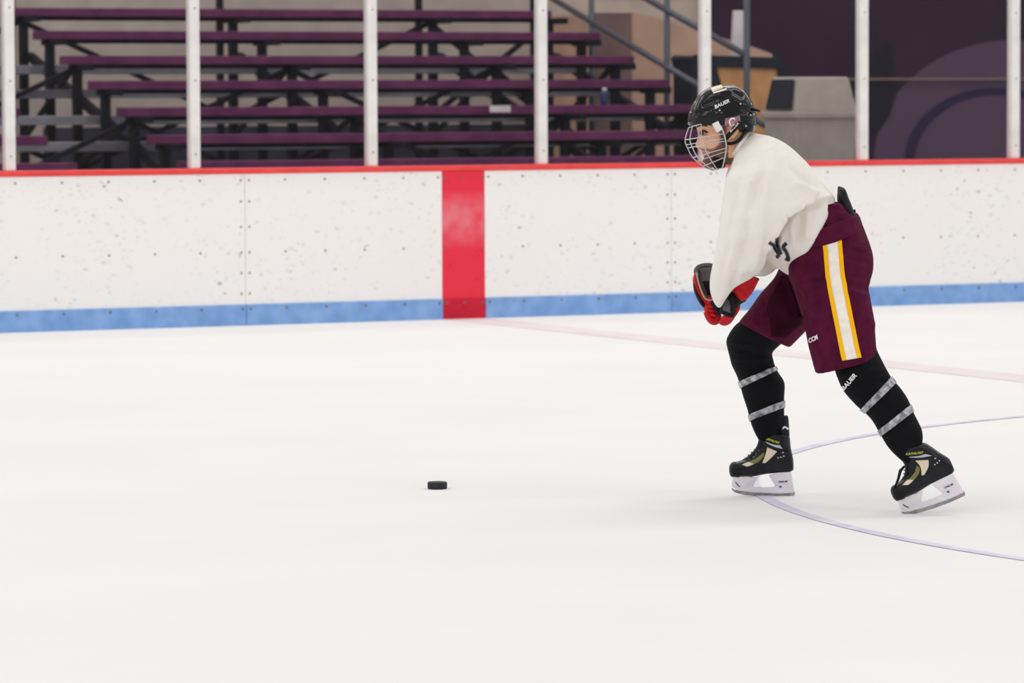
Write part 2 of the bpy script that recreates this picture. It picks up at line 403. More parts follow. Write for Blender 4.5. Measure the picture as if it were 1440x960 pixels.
# ------------------------------------------------------------------ boards
HB = .989
boards = empty('wall_boards', (0, 0, 0)); tag(boards, 'white dasher boards with red cap rail and blue kick plate', 'rink boards', kind='structure')
XS = [at_Y(345, 350, 0).x, -.1524, .1524, at_Y(944, 350, 0).x]
edges = [XS[0]-2.4384*2, XS[0]-2.4384] + XS + [XS[3]+3.6, XS[3]+6]
scr = []; kscr = []
def disc(x, z, y, r=.0075):
    n = 8; V = [(x+r*math.cos(2*math.pi*k/n), y, z+r*math.sin(2*math.pi*k/n)) for k in range(n)]; return V, [tuple(range(n-1, -1, -1))]
for i in range(len(edges)-1):
    a, b = edges[i], edges[i+1]; isred = abs(a+.1524) < 1e-4
    g = .0012
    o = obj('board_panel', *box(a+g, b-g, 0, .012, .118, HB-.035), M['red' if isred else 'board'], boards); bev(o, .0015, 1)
    k = obj('kick_plate', *box(a+g, b-g, -.012, .012, -.01, .132), M['kickred' if isred else 'kick'], boards); bev(k, .004, 2)
    n = max(1, round((b-a)/.3)); xs = [a+.028]+[a+(b-a)*j/n for j in range(1, n)]+[b-.028]
    if isred: xs = [a+.022, 0, b-.022]
    for x in xs:
        scr.append(disc(x, HB-.075, -.001)); kscr.append(disc(x, .105, -.0135, .009))
        if n < 4 or x not in (xs[0], xs[-1]): scr.append(disc(x, .46, -.001))
    for x in (xs[0], xs[-1]):
        if abs(x) < .3: continue
        for z in (.2, .33, .46, .62, .78): scr.append(disc(x, z, -.001))
obj('screws', *merge(*scr, *kscr), M['screw'], boards).__setitem__('kind', 'stuff')
o = obj('board_core', *box(edges[0], edges[-1], .0125, .13, 0, HB-.036), M['post'], boards)
o = obj('cap_rail', *box(edges[0], edges[-1], -.014, .16, HB-.034, HB), M['cap'], boards); bev(o, .008, 3)

# ------------------------------------------------------------------ glass and posts
gl = empty('wall_glass', (0, .05, HB)); tag(gl, 'clear shield glass between white posts above the boards', 'rink glass', kind='structure')
PX = [-3.06848+1.2192*i for i in range(-2, 10)]
pm = None
for i, x in enumerate(PX):
    if pm is None:
        V, Fc = box(-.033, .033, -.035, .035, 0, 1.9)
        pm = bpy.data.meshes.new('post'); pm.from_pydata(V, [], Fc)
    o = bpy.data.objects.new('post', pm); COL.objects.link(o); o.parent = gl; o.location = (x, 0, 0)
    if len(pm.materials) == 0: pm.materials.append(M['post'])
    bev(o, .008, 3)
    V, Fc = [], []
    if i < len(PX)-1:
        p = obj('pane', *box(x+.02, x+1.2192-.02, .044, .056, HB+.002, HB+1.85), M['glass'], gl)
    sc = [disc(x, z, .05-.036, .006) for z in (HB+.09, HB+.55, HB+1.0)]
    q = obj('post_screws', *merge(*sc), M['screw'], gl); q['kind'] = 'stuff'

# ------------------------------------------------------------------ stand side: floor and walls
FZ = .25
o = obj('floor_concourse', *box(-14, 16, .2, 12, FZ-.2, FZ), M['conc']); tag(o, 'grey concrete walkway floor behind the boards', 'floor', kind='structure')
YW = 9.6
xp = at_Y(1001, 50, YW-.1).x
wb = obj('wall_back', *box(-14, xp, YW, YW+.3, FZ, 7), M['wall']); tag(wb, 'pale block wall behind the bleachers', 'wall', kind='structure')
for k in range(9):
    z = 1.9+k*.2; b_ = obj('block_joint', *box(at_Y(840, 20, YW).x, xp, YW-.004, YW, z, z+.012), M['wallt'], wb)
obj('shade_base', *box(at_Y(60, 100, YW).x, at_Y(860, 100, YW).x, YW-.012, YW-.005, FZ+.01, at_Y(500, 176, YW).z), M['shade_slate'], wb)  # dark panel painted in for the shadow low behind the bleachers
wp = obj('wall_purple', *box(xp, 22, YW-.1, YW+.3, FZ, 7), M['purple']); tag(wp, 'dark purple wall painted with a large pale round mural', 'wall', kind='structure')
def mural(name, cx, cy, rx, ry, material, y, a0=0, a1=2*math.pi, n=48):
    pts = [at_Y(cx+rx*math.cos(a), cy-ry*math.sin(a), y) for a in np.linspace(a0, a1, n)]
    k = len(pts); V = pts+[p+Vector((0, .004, 0)) for p in pts]
    Fc = [tuple(range(k)), tuple(range(2*k-1, k-1, -1))]+[(i, (i+1) % k, (i+1) % k+k, i+k) for i in range(k)]
    return obj(name, V, Fc, material, wp)
mural('painted_disc', 1425, 225, 196, 169, M['mauve'], YW-.105)
mural('painted_ring', 1400, 226, 128, 103, M['navy'], YW-.111)
mural('painted_disc', 1402, 230, 116, 96, M['mauve'], YW-.117)
pts = [(1221, 84), (1252, 58), (1258, 92), (1262, 128), (1250, 165), (1232, 190), (1218, 186), (1205, 140)]
pp = [at_Y(x, y, YW-.112) for x, y in pts]; k = len(pp)
obj('painted_leaf', pp+[p+Vector((0, .004, 0)) for p in pp], [tuple(range(k)), tuple(range(2*k-1, k-1, -1))]+[(i, (i+1) % k, (i+1) % k+k, i+k) for i in range(k)], M['deep'], wp)
za = at_Y(1320, 111, YW-.13).z
o = obj('trim_1', *box(at_Y(1190, 111, YW-.13).x, 22, YW-.135, YW-.118, za-.008, za+.008), M['beige']); tag(o, 'thin beige trim strip along the purple wall', 'trim', kind='structure')
# tan stair wall with sloping top
def slab(name, pts, y0, y1, material, parent=None):
    A = [at_Y(x, y, y0) for x, y in pts]; B = [Vector((a.x, y1, a.z)) for a in A]; k = len(A)
    return obj(name, A+B, [tuple(range(k)), tuple(range(2*k-1, k-1, -1))]+[(i, (i+1) % k, (i+1) % k+k, i+k) for i in range(k)], material, parent, origin=None)
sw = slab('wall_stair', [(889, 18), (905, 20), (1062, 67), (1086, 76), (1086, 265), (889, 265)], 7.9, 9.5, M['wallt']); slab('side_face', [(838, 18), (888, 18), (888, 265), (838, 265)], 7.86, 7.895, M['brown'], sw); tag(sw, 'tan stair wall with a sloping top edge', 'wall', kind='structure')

# ------------------------------------------------------------------ bleachers
Y0 = 4.0; RISE = .203; RUN = .61; YS = [Y0+RUN*k for k in range(7)]
ROWY = [230, 193, 155, 118, 84, 50, 19]
ZS = [at_Y(500, ROWY[k]-5.5, YS[k]).z for k in range(7)]
bl = empty('bleachers', (0, Y0, FZ)); tag(bl, 'tiered bleachers with maroon seat planks on dark steel frames', 'bleachers')
XA0 = at_Y(27, 155, YS[2]).x; XA1 = at_Y(180, 155, YS[2]).x; XE = at_Y(942, 118, YS[3]).x
def bpart(name, V, Fc, material, wd=.0): 
    o = obj(name, V, Fc, material, bl)
    if wd: bev(o, wd, 2)
    return o
for k in range(7):
    z = ZS[k]; y = YS[k]
    if k < 3: bpart('seat_plank', *box(-14, XA0, y, y+.25, z-.068, z), M['seat'], .006)
    bpart('seat_plank', *box(XA1, XE+(0 if k != 6 else -.15), y, y+.25, z-.068, z), M['seat'], .006)
    bpart('seat_support', *box(XA1+.05, XE-.05, y+.1, y+.15, z-.1, z-.069), M['steel'])
    if k > 0:
        zf = z-.465
        bpart('footboard', *box(-14, XE-.05, y-.36, y-.06, zf-.07, zf), M['alu'], .005)
X0 = at_Y(40, 50, YS[6]).x
fr = [X0+1.83*i for i in range(-1, 6) if X0+1.83*i < XE-.1]+[XE-.12]
um = {}
for x in fr:
    for k in range(7):
        y = YS[k]+.12
        bpart('upright', *bar((x, y, FZ), (x, y, ZS[k]-.07), .065, .065), M['steel'])
        bpart('seat_bracket', *bar((x, y-.32, ZS[k]-.09), (x, y+.13, ZS[k]-.09), .05, .05), M['steel'])
    bpart('stringer', *bar((x+.05, YS[0]-.2, ZS[0]-.42), (x+.05, YS[6]+.1, ZS[6]-.42+.03), .05, .07), M['steel'])
    bpart('base_rail', *bar((x, YS[0]-.1, FZ+.04), (x, YS[6]+.2, FZ+.04), .06, .06), M['steel'])
    for k in (1, 3, 5):
        bpart('frame_brace', *bar((x-.04, YS[k-1]+.12, ZS[k-1]-.1), (x-.04, YS[min(k+1, 6)]+.12, FZ+.3+.1*k), .035, .035), M['steel'])
for i in range(len(fr)-1):
    for k in (2, 4, 6):
        y = YS[k]+.16
        if (i+k) % 4 < 3: bpart('cross_brace', *bar((fr[i], y, ZS[k]-.9), (fr[i+1], y, ZS[k]-.1), .04, .04), M['steel'])
        if (i+k) % 3 < 2: bpart('cross_brace', *bar((fr[i], y+.04, ZS[k]-.1), (fr[i+1], y+.04, ZS[k]-.9), .04, .04), M['steel'])
# guard rail along the back of the stand
for k, x in enumerate(fr): bpart('back_post', *bar((x, YS[6]+.4, FZ), (x, YS[6]+.4, ZS[6]+.55), .05, .05), M['steel'])
# paper and bottle lying on the planks
a = at_Y(703, 153, YS[2])
o = obj('paper_label', *box(a.x-.09, a.x+.09, YS[2]-.006, YS[2]-.001, a.z-.026, a.z+.026), M['paper']); tag(o, 'small white paper label on the front of a maroon seat plank', 'label')
a = at_Y(850, 143, YS[2]+.12); zb = ZS[2]
bt = empty('water_bottle', (a.x, YS[2]+.12, zb+.002)); tag(bt, 'small blue bottle standing on a maroon bleacher plank', 'bottle')
def lathe(prof, c, n=16):
    V, Fc = [], []
    for r, z in prof:
        for k in range(n): V.append((c[0]+r*math.cos(2*math.pi*k/n), c[1]+r*math.sin(2*math.pi*k/n), c[2]+z))
    for i in range(len(prof)-1):
        for k in range(n): Fc.append((i*n+k, i*n+(k+1) % n, (i+1)*n+(k+1) % n, (i+1)*n+k))
    Fc.append(tuple(range(n-1, -1, -1))); L = (len(prof)-1)*n; Fc.append(tuple(range(L, L+n)))
    return V, Fc
obj('bottle_body', *lathe([(.034, 0), (.036, .01), (.036, .085), (.03, .1), (.016, .112)], (a.x, YS[2]+.12, zb+.002)), M['blue'], bt, True)
obj('bottle_cap', *lathe([(.018, .11), (.018, .132), (.008, .135)], (a.x, YS[2]+.12, zb+.002)), M['white'], bt, True)

# ------------------------------------------------------------------ guard rail along the right end of the stand
def at_X(px, py, X):
    d = pdir(px, py); return CAM + d*((X-CAM.x)/d.x)
XG = XE+.05
ra = [at_X(700, -48, XG), at_X(832, 31, XG), at_X(938, 94, XG), at_X(1050, 161, XG), at_X(1075, 176, XG)]
rb = [at_X(780, -75, XG), at_X(938, 15, XG), at_X(1050, 78, XG)]
obj('mid_rail', *tube([ra[0], ra[-1]], .027, 10), M['rail'], bl, True)
obj('hand_rail', *tube([rb[0], rb[-1]], .027, 10), M['rail'], bl, True)
for px, py in ((832, -30), (938, -30), (1050, -20)):
    q = at_X(px, 40, XG); t_ = at_X(px, py, XG).z
    obj('railing_post', *tube([(XG, q.y, FZ), (XG, q.y, t_)], .026, 10), M['rail'], bl, True)

# ------------------------------------------------------------------ litter bin
YB = 1.3
def litter_bin():
    c = at_Y(1119, 165, YB)            # near vertical corner at rim height
    sx = .535; sy = .50
    zt = at_Y(1150, 108, YB).z; zr = at_Y(1150, 161, YB).z
    r = empty('litter_bin', (c.x+sx/2, YB+sy/2, FZ)); tag(r, 'grey plastic litter bin with hooded lid and dark flap behind the glass', 'bin')
    def frus(x0, x1, y0, y1, z0, z1, t):
        return [(x0, y0, z0), (x1, y0, z0), (x1, y1, z0), (x0, y1, z0), (x0+t, y0+t, z1), (x1-t, y0+t, z1), (x1-t, y1-t, z1), (x0+t, y1-t, z1)], list(BOXF)
    def fr2(t0, z0, t1, z1): 
        return [(c.x+t0, YB+t0, z0), (c.x+sx-t0, YB+t0, z0), (c.x+sx-t0, YB+sy-t0, z0), (c.x+t0, YB+sy-t0, z0), (c.x+t1, YB+t1, z1), (c.x+sx-t1, YB+t1, z1), (c.x+sx-t1, YB+sy-t1, z1), (c.x+t1, YB+sy-t1, z1)], list(BOXF)
    o = obj('bin_body', *fr2(.05, FZ, .018, zr-.02), M['bin'], r); bev(o, .015, 3)
    o = obj('bin_rim', *fr2(0, zr-.03, -.004, zr+.02), M['bin'], r); bev(o, .012, 3)
    o = obj('lid_hood', *fr2(.012, zr+.01, .06, zt), M['bin'], r); bev(o, .02, 3)
    h = zt-zr
    V = [(c.x+.008+.048*t-.004, YB+y, zr+.02+h*t) for t, y in ((.06, .07), (.06, sy-.07), (.86, sy-.1), (.86, .10))]
    V2 = [(x-.008, y, z) for x, y, z in V]
    o = obj('flap', V+V2, [(0, 1, 2, 3), (7, 6, 5, 4), (0, 4, 5, 1), (1, 5, 6, 2), (2, 6, 7, 3), (3, 7, 4, 0)], M['dark'], r)
litter_bin()

# ------------------------------------------------------------------ cart with wood panel and white cone
YC = 6.0
def cart():
    z0 = at_Y(1020, 81, YC).z
    r = empty('equipment_cart', (at_Y(1040, 90, YC).x, YC, FZ)); tag(r, 'dark framed cart with a tan wood panel behind the litter bin', 'cart')
    A = lambda x, y, yy=YC: at_Y(x, y, yy)
    def plate(name, pts, y0, th, m_):
        o = slab(name, pts, y0, y0+th, m_, r)
        for q in o.data.vertices:
            if q.co.z < .55: q.co.z = .003
        bev(o, .006, 2); return o
    plate('top_rail', [(973, 82), (976, 78), (1100, 82), (1106, 92), (1104, 96), (975, 92)], YC, .35, M['dark'])
    plate('side_panel', [(974, 90), (1006, 90), (1022, 150), (1022, 300), (974, 300)], YC+.01, .32, M['dark'])
    plate('wood_panel', [(1006, 90), (1096, 94), (1096, 170), (1090, 230), (1024, 230)], YC+.03, .04, M['wood'])
    plate('end_post', [(1094, 92), (1106, 92), (1103, 300), (1092, 300)], YC+.02, .3, M['dark'])
    c = A(1038.5, 70, YC+.15); zb = A(1040, 80, YC).z
    ztop = A(1040, 15, YC+.15).z; h = ztop-zb-.004
    k = obj('white_cone', *lathe([(.062, 0), (.064, .01), (.045, h-.01), (.042, h)], (c.x, YC+.16, zb+.004), 20), M['white'], None, True, origin=(c.x, YC+.16, zb))
    tag(k, 'white tapered plastic cone standing on the dark cart', 'cone')
cart()

# ------------------------------------------------------------------ puck
pc = at_Z(615, 687, 0); R_ = .0365
pk = obj('hockey_puck', *lathe([(R_-.003, 0), (R_, .003), (R_, .0225), (R_-.003, .0255)], (pc.x, pc.y, .0005), 40), M['puck'], None, True, origin=(pc.x, pc.y, 0))
md = pk.modifiers.new('e', 'EDGE_SPLIT'); tag(pk, 'black rubber hockey puck lying on open ice', 'puck')
#PERSON
# ------------------------------------------------------------------ the skater
VF, VN = .33, -.33                       # depth of far (front) foot and near (rear) foot
root_loc = Vector((P(1150, 690, 0).x, P(1150, 690, 0).y, 0))
per = empty('person', root_loc)
tag(per, 'skater in white jersey, maroon shorts and caged black helmet bending forward over the ice', 'person')

# ---- body: one continuous skin (mostly under the clothing)
head = loft([(1000, 134, 1036, 131, 0, .045), (984, 150, 1050, 145, 0, .068), (978.5, 167, 1055, 163, 0, .075), (979, 179, 1056, 178, 0, .076),
             (983.5, 189, 1053, 190, 0, .070), (985, 202, 1049, 203, 0, .064), (987.5, 213, 1043, 212, 0, .056), (991, 224, 1034, 222, 0, .044), (998, 234, 1024, 231, 0, .026)], 32, 4)
nose = loft([(982.5, 186, 1000, 187, 0, .008), (980, 196, 1000, 196, 0, .011), (977.5, 204, 1000, 203, 0, .016), (980.5, 208.5, 1000, 208, 0, .017), (988, 210, 1000, 210, 0, .012)], 16, 4)
neck = loft([(1018, 195, 1052, 184, 0, .055), (1021, 213, 1056, 193, 0, .056), (1026, 232, 1064, 204, 0, .062), (1042, 256, 1084, 222, 0, .09)], 24, 4)
trunk = loft([(1034, 250, 1095, 208, 0, .12), (1036, 272, 1116, 224, 0, .17), (1048, 300, 1134, 243, 0, .155), (1078, 330, 1156, 268, 0, .14), (1110, 345, 1186, 296, 0, .15), (1125, 375, 1205, 340, 0, .16), (1130, 405, 1200, 380, 0, .12)], 28, 3)
def limb(pts): return tube([P(a, b, c) for a, b, c, _ in pts], 0, 14, rs=[r for *_, r in pts])
def smooth_limb(pts, sub=4): return limb([tuple(q) for q in cat(pts, sub)])
arm_n = smooth_limb([(1074, 235, -.16, .062), (1062, 275, -.22, .055), (1050, 315, -.24, .05), (1044, 360, -.19, .04), (1040, 392, -.13, .03), (1032, 418, -.105, .024)])
arm_f = smooth_limb([(1066, 240, .16, .062), (1050, 290, .2, .055), (1040, 325, .18, .05), (1026, 360, .12, .04), (1013, 392, .045, .026), (1003, 428, .012, .02)])
leg_n = smooth_limb([(1170, 350, -.09, .10), (1180, 410, -.14, .085), (1190, 470, -.19, .072), (1209, 525, -.24, .058), (1238, 565, -.27, .05), (1267, 610, -.31, .038), (1286, 640, -.33, .03), (1296, 664, -.33, .026)])
leg_f = smooth_limb([(1155, 360, .09, .10), (1120, 405, .15, .085), (1085, 450, .21, .072), (1058, 490, .26, .060), (1068, 530, .29, .056), (1080, 580, .32, .04), (1086, 625, .33, .03), (1088, 645, .33, .026)])
chin = blob(P(996, 229, 0), .022, .026, .02)
lips = loft([(989, 212, 1003, 211, 0, .014), (987.3, 214.5, 1003, 214, 0, .02), (988.8, 216.8, 1003, 216.5, 0, .02), (989, 219.5, 1003, 219, 0, .018), (993, 222, 1003, 222, 0, .012)], 14, 3)
ear = loft([(1026, 171, 1037, 171, -.078, .006), (1023, 177, 1041, 177, -.080, .011), (1024, 186, 1039, 187, -.077, .010), (1025, 194, 1033, 195, -.072, .006)], 14, 4)
ear2 = loft([(1026, 171, 1037, 171, .078, .006), (1023, 177, 1041, 177, .080, .011), (1024, 186, 1039, 187, .077, .010), (1025, 194, 1033, 195, .072, .006)], 14, 4)
me = union([head, nose, lips, chin, ear, ear2, neck, trunk, arm_n, arm_f, leg_n, leg_f], .0045, 3)
displace(me, [(985, 187, 998, 186, 5, -.006), (981, 178, 1000, 177, 4, .004), (1000, 200, 1012, 205, 9, .004), (990, 215.2, 1001, 216, 1.5, -.003)])
displace(me, [(985, 187, 998, 186, 5, -.006), (981, 178, 1000, 177, 4, .004)], side=1)
att = me.color_attributes.new('beard', 'FLOAT_COLOR', 'POINT')
for i, vv in enumerate(me.vertices):
    x, y = proj(vv.co); b = 0
    if y < 240 and x < 1045:
        jaw = min(1, max(0, (y-(200+max(0, (1012-x))*.75))/5))          # cheek and jaw line
        sb = min(1, max(0, (x-1010)/4))*min(1, max(0, (1024-x)/4)) if y > 176 else 0
        mo = 1 if (208.5 < y < 212.5 and 984 < x < 1004) else 0
        b = max(jaw, sb, mo*.8)
        if 213 < y < 217.8 and x < 996: b *= .2
        if y > 217.8 and x < 1002: b = max(b, .85)
        if x > 1024 and y < 222: b = 0
    att.data[i].color = (b, b, b, 1)
body = put('body', me, M['skin'], per)
tb = bvh(body)
# face details
for v_ in (-.034, .034):
    s_ = -1 if v_ < 0 else 1
    c = P(989.5, 187, v_)
    e_ = obj('eye', *blob(c, .0115, .0125, .0105), M['eyew'], body, True)
    c2 = P(987.0, 187.2, v_+s_*.0055)
    obj('iris', *blob(c2, .0088, .0092, .0082), M['eyed'], body, True)
    obj('eyelid', *tube([P(x, y, v_+s_*o_) for x, y, o_ in ((984.3, 186.2, -.006), (986.8, 183.7, .006), (991, 183.6, .0115), (995, 186.5, .013))], .0024), M['hair'], body, True)
    obj('eyebrow', *tube([P(x, y, v_+s_*o_) for x, y, o_ in ((979.8, 179.2, -.022), (981.5, 177.2, -.005), (986, 176, .014), (993, 176.5, .026), (998, 179.5, .03))], .004, rs=[.002, .004, .004, .0035, .0015]), M['hair'], body, True)
ribbon('lips', tb, [(987.6, 215), (992, 215.4), (998, 217)], 3.2, M['lip'], body, .0008)

# ---- shorts
waist = loft([(1118, 318, 1201, 297, 0, .165), (1112, 335, 1213, 315, 0, .185), (1108, 356, 1223, 343, 0, .205), (1106, 378, 1227, 368, 0, .20), (1112, 398, 1226, 388, 0, .16)], 32, 4, 2.3)
pn = loft([(1112, 345, 1222, 338, -.06, .13), (1109, 365, 1227, 356, -.09, .135), (1110, 390, 1228, 378, -.12, .13), (1119, 416, 1222, 405, -.15, .125), (1129, 445, 1226, 430, -.175, .12), (1136, 482, 1231, 466, -.20, .118), (1142, 506, 1233, 486, -.215, .116), (1147.5, 525, 1234, 501, -.225, .114)], 32, 4, 2.3)
pf = loft([(1100, 360, 1190, 360, .07, .13), (1090, 388, 1172, 405, .10, .13), (1069, 412, 1150, 442, .14, .125), (1053, 435, 1136, 463, .18, .12), (1043, 447, 1122, 477, .20, .118), (1039, 453, 1110, 488, .215, .115)], 32, 4, 2.3)
me = union([waist, pn, pf], .006, 3)
displace(me, [(1122, 400, 1168, 388, 2.5, -.005), (1188, 385, 1226, 392, 2.5, -.005), (1120, 405, 1165, 398, 5, .008), (1185, 395, 1228, 408, 5, -.007), (1190, 408, 1226, 418, 4, .005), (1112, 372, 1150, 420, 6, .006), (1165, 520, 1232, 502, 2, -.004),
              (1142, 508, 1188, 498, 2, -.003), (1188, 498, 1233, 489, 2, -.003), (1188, 345, 1222, 352, 4, .006), (1186, 360, 1224, 372, 4, -.005), (1210, 440, 1232, 460, 5, .005), (1128, 430, 1160, 470, 5, -.004),
              (1085, 400, 1115, 450, 6, .007), (1075, 420, 1082, 470, 4, -.006), (1062, 455, 1076, 466, 3, .004), (1122, 405, 1132, 460, 4, -.010), (1095, 385, 1110, 420, 4, -.006)], .005, 9)
shorts = put('shorts', me, M['maroon'], per); ts = bvh(shorts)
stripeC = [(1169, 333), (1171, 352), (1173, 376), (1175, 394), (1181, 425), (1188, 460), (1194, 490), (1197.5, 505)]
def offl(o0): return [(x+o0*.99, y-o0*.17) for x, y in stripeC]
def lane(a, b, nm, mt): strip(nm, ts, offl(a), offl(b), mt, shorts, .003, 5, 6, .003)
lane(-13.2, -7.0, 'gold_stripe', M['gold']); lane(-7.0, 7.6, 'white_stripe', M['cream']); lane(7.6, 13.6, 'gold_stripe', M['gold'])
strip('inner_panel_shade', ts, [(1101, 386), (1090, 408), (1079, 430), (1083, 452), (1085, 472)], [(1110, 394), (1118, 418), (1126, 440), (1128, 452), (1104, 474)], M['gusset_shade'], shorts, .002, 8, 5, .002)  # dark gusset fabric, with the shadow between the legs painted into its colour
text('lettering', 'CCM', ts, 1139.5, 482, 1152.5, 475.5, 6.0, M['letters'], shorts, bold=.04, shear=.35)
# belt band and high back of the shorts
band = loft([(1110, 333, 1205, 299, 0, .188), (1110, 341, 1209, 305, 0, .200), (1110, 350, 1213, 318, 0, .208), (1112, 356, 1213, 324, 0, .204)], 40, 3, 2.3)
me = union([band], .006, 2); displace(me, [(1165, 318, 1210, 304, 3, .004)], .003, 14)
belt = put('waist_band', me, M['maroon2'], shorts)
hi = loft([(1128, 322, 1203, 306, 0, .165), (1130, 310, 1200, 301, 0, .165), (1135, 296, 1192, 292, 0, .16), (1145, 288, 1184, 285, 0, .155), (1158, 286, 1174, 284, 0, .14)], 36, 3, 2.2)
me = union([hi], .006, 2); displace(me, [(1158, 289, 1190, 297, 2, -.004)])
put('shorts_top', me, M['maroon2'], shorts)
padl = loft([(1178.5, 261, 1181, 262, -.02, .02), (1178.5, 270, 1187.5, 265, -.02, .07), (1178.5, 282, 1192, 277, 0, .10), (1182, 296, 1198, 292, 0, .11), (1188, 306, 1201, 302, 0, .11)], 24, 4, 3)
put('back_pad', union([padl], .0045, 2), M['pad'], shorts)
obj('belt_tip', *tube([P(1201.5, 303, -.02), P(1201.8, 297, -.02), P(1201.2, 294.5, -.02)], .0042, 8), M['rubber'], shorts, True)

# ---- jersey
tor = loft([(1030, 219, 1053, 184.5, 0, .072), (1028, 228, 1060, 185, 0, .092), (1025, 236, 1069, 187, 0, .125), (1022, 246, 1084, 191.5, 0, .18), (1020, 266, 1108, 205, 0, .225), (1024, 290, 1130, 224.5, 0, .225), (1036, 317, 1148, 244, 0, .215),
            (1055, 345, 1162, 261, 0, .205), (1078, 366, 1172, 275, 0, .205), (1098, 380, 1174, 280, 0, .20), (1110, 387, 1172, 284, 0, .195)], 40, 5, 2.2)
sln = loft([(1046, 226, 1100, 200, -.12, .09), (1024, 246, 1128, 230, -.17, .105), (1019, 268, 1146, 258, -.20, .105), (1016, 290, 1146, 278, -.225, .10), (1013, 314, 1106, 300, -.25, .095), (1008.5, 340, 1088, 328, -.25, .095),
            (1004, 362, 1080, 352, -.235, .09), (1000.5, 380, 1074, 374, -.215, .085), (998.6, 396, 1060, 389, -.20, .075), (999.5, 410, 1034, 404, -.185, .055), (1004, 424, 1020, 421, -.175, .032), (1010, 432.5, 1013.5, 432, -.17, .010)], 40, 5, 2.1)
slf = loft([(1040, 235, 1100, 215, .10, .10), (1024, 265, 1105, 262, .20, .10), (1020, 300, 1095, 305, .22, .095), (1015, 335, 1086, 340, .18, .09), (1012, 360, 1092, 366, .10, .085), (1030, 378, 1090, 380, .03, .07), (1048, 386, 1076, 389, -.02, .05)], 32, 5, 2.1)
me = union([tor, sln, slf], .0055, 3)
JF = [
    (1168, 277, 1130, 284, 4, .010), (1130, 284, 1102, 300, 4, .012), (1102, 300, 1088, 325, 4, .012), (1088, 325, 1079, 355, 4, .010),
    (1160, 284, 1118, 297, 3, -.012), (1118, 297, 1098, 318, 4, -.014), (1098, 318, 1088, 345, 4, -.012),
    (1084, 232, 1072, 300, 7, .008), (1072, 300, 1060, 380, 6, .007), (1058, 245, 1040, 320, 7, .007), (1040, 320, 1018, 400, 6, .007),
    (1070, 240, 1052, 300, 5, -.007), (1052, 300, 1040, 380, 5, -.007), (1035, 262, 1024, 330, 5, -.005), (1028, 340, 1012, 410, 4, -.004),
    (1040, 205, 1028, 262, 5, .005), (1098, 214, 1120, 270, 7, .006), (1108, 235, 1150, 268, 6, -.006), (1120, 258, 1160, 274, 4, .007),
    (1125, 300, 1122, 345, 4, -.007), (1135, 300, 1134, 340, 4, .006), (1112, 300, 1116, 345, 4, .005), (1097, 335, 1104, 372, 4, .004), (1084, 325, 1100, 330, 3, .006),
    (1035, 253, 1062, 250, 1.5, -.0025), (1045, 390, 1066, 385, 3, -.006), (1036, 380, 1030, 404, 3, -.006), (1022, 240, 1046, 200, 2, -.003)]
displace(me, [q[:5]+(q[5]*2.3,) for q in JF], .007, 7)
bm = bmesh.new(); bm.from_mesh(me)
for _ in range(4): bmesh.ops.smooth_vert(bm, verts=bm.verts[:], factor=.5, use_axis_x=True, use_axis_y=True, use_axis_z=True)
bm.to_mesh(me); bm.free()
jersey = put('jersey', me, M['jersey'], per); tj = bvh(jersey)
obj('collar', *tube([P(*q) for q in cat([(1054, 184.5, .0), (1051, 188.5, -.042), (1042, 201.5, -.073), (1034, 214, -.058), (1030, 220, 0), (1034, 214, .058), (1042, 201.5, .073), (1051, 188.5, .042)], 4)], .007, 8, True), M['jersey'], jersey, True)
for pts, w_ in (([(1081.5, 340.5), (1087.5, 345), (1091, 350), (1095.5, 357.5), (1092.5, 361.5)], 5.5), ([(1092.5, 334.5), (1093, 342), (1096, 350), (1098.5, 357)], 5.0), ([(1106, 341.5), (1101.5, 347), (1105, 353), (1107.5, 359), (1108.8, 364.5), (1104.5, 362.5)], 5.6)):
    ribbon('print_outline', tj, pts, w_, M['inkg'], jersey, .0015, 4)
    ribbon('print', tj, pts, w_*.58, M['ink'], jersey, .0032, 4)

# ---- socks with shin pads and tape
def sock(sec, folds, bands, lettering=None):
    me = union([loft(sec, 32, 5, 2.2)], .005, 2); displace(me, folds, .004, 14)
    s = put('sock', me, M['black'], per); t = bvh(s)
    for a in bands:
        # tape wraps the whole shin: follow the loft ring between two stations
        (l0, l1), (r0, r1) = a
        ring = []
        for (lx, ly), (rx, ry) in ((l0, r0), (l1, r1)):
            vz = np.interp((ly+ry)/2, [(q[1]+q[3])/2 for q in sec], [q[4] for q in sec]); hz = np.interp((ly+ry)/2, [(q[1]+q[3])/2 for q in sec], [q[5] for q in sec])
            A, B = P(lx, ly, vz), P(rx, ry, vz); c = (A+B)/2; h = (B-A)/2; pts = []
            for k in range(36):
                f = 2*math.pi*k/36; cs, sn = math.cos(f), math.sin(f)
                cs = math.copysign(abs(cs)**(2/2.2), cs); sn = math.copysign(abs(sn)**(2/2.2), sn)
                q = c+h*cs+HF*(sn*hz) + Vector((0, 0, .010*(-sn)))       # sags toward the viewer side, as wrapped
                near = t.find_nearest(q); pts.append(near[0]+near[1]*.0035)
            ring.append(pts)
        V = ring[0]+ring[1]; Fc = [(k, (k+1) % 36, 36+(k+1) % 36, 36+k) for k in range(36)]
        o = obj('tape_band', V, Fc, M['tape'], s, True)
        sd = o.modifiers.new('sub', 'SUBSURF'); sd.levels = 1; sd.render_levels = 1
        md = o.modifiers.new('solid', 'SOLIDIFY'); md.thickness = .003; md.offset = 0
    return s, t
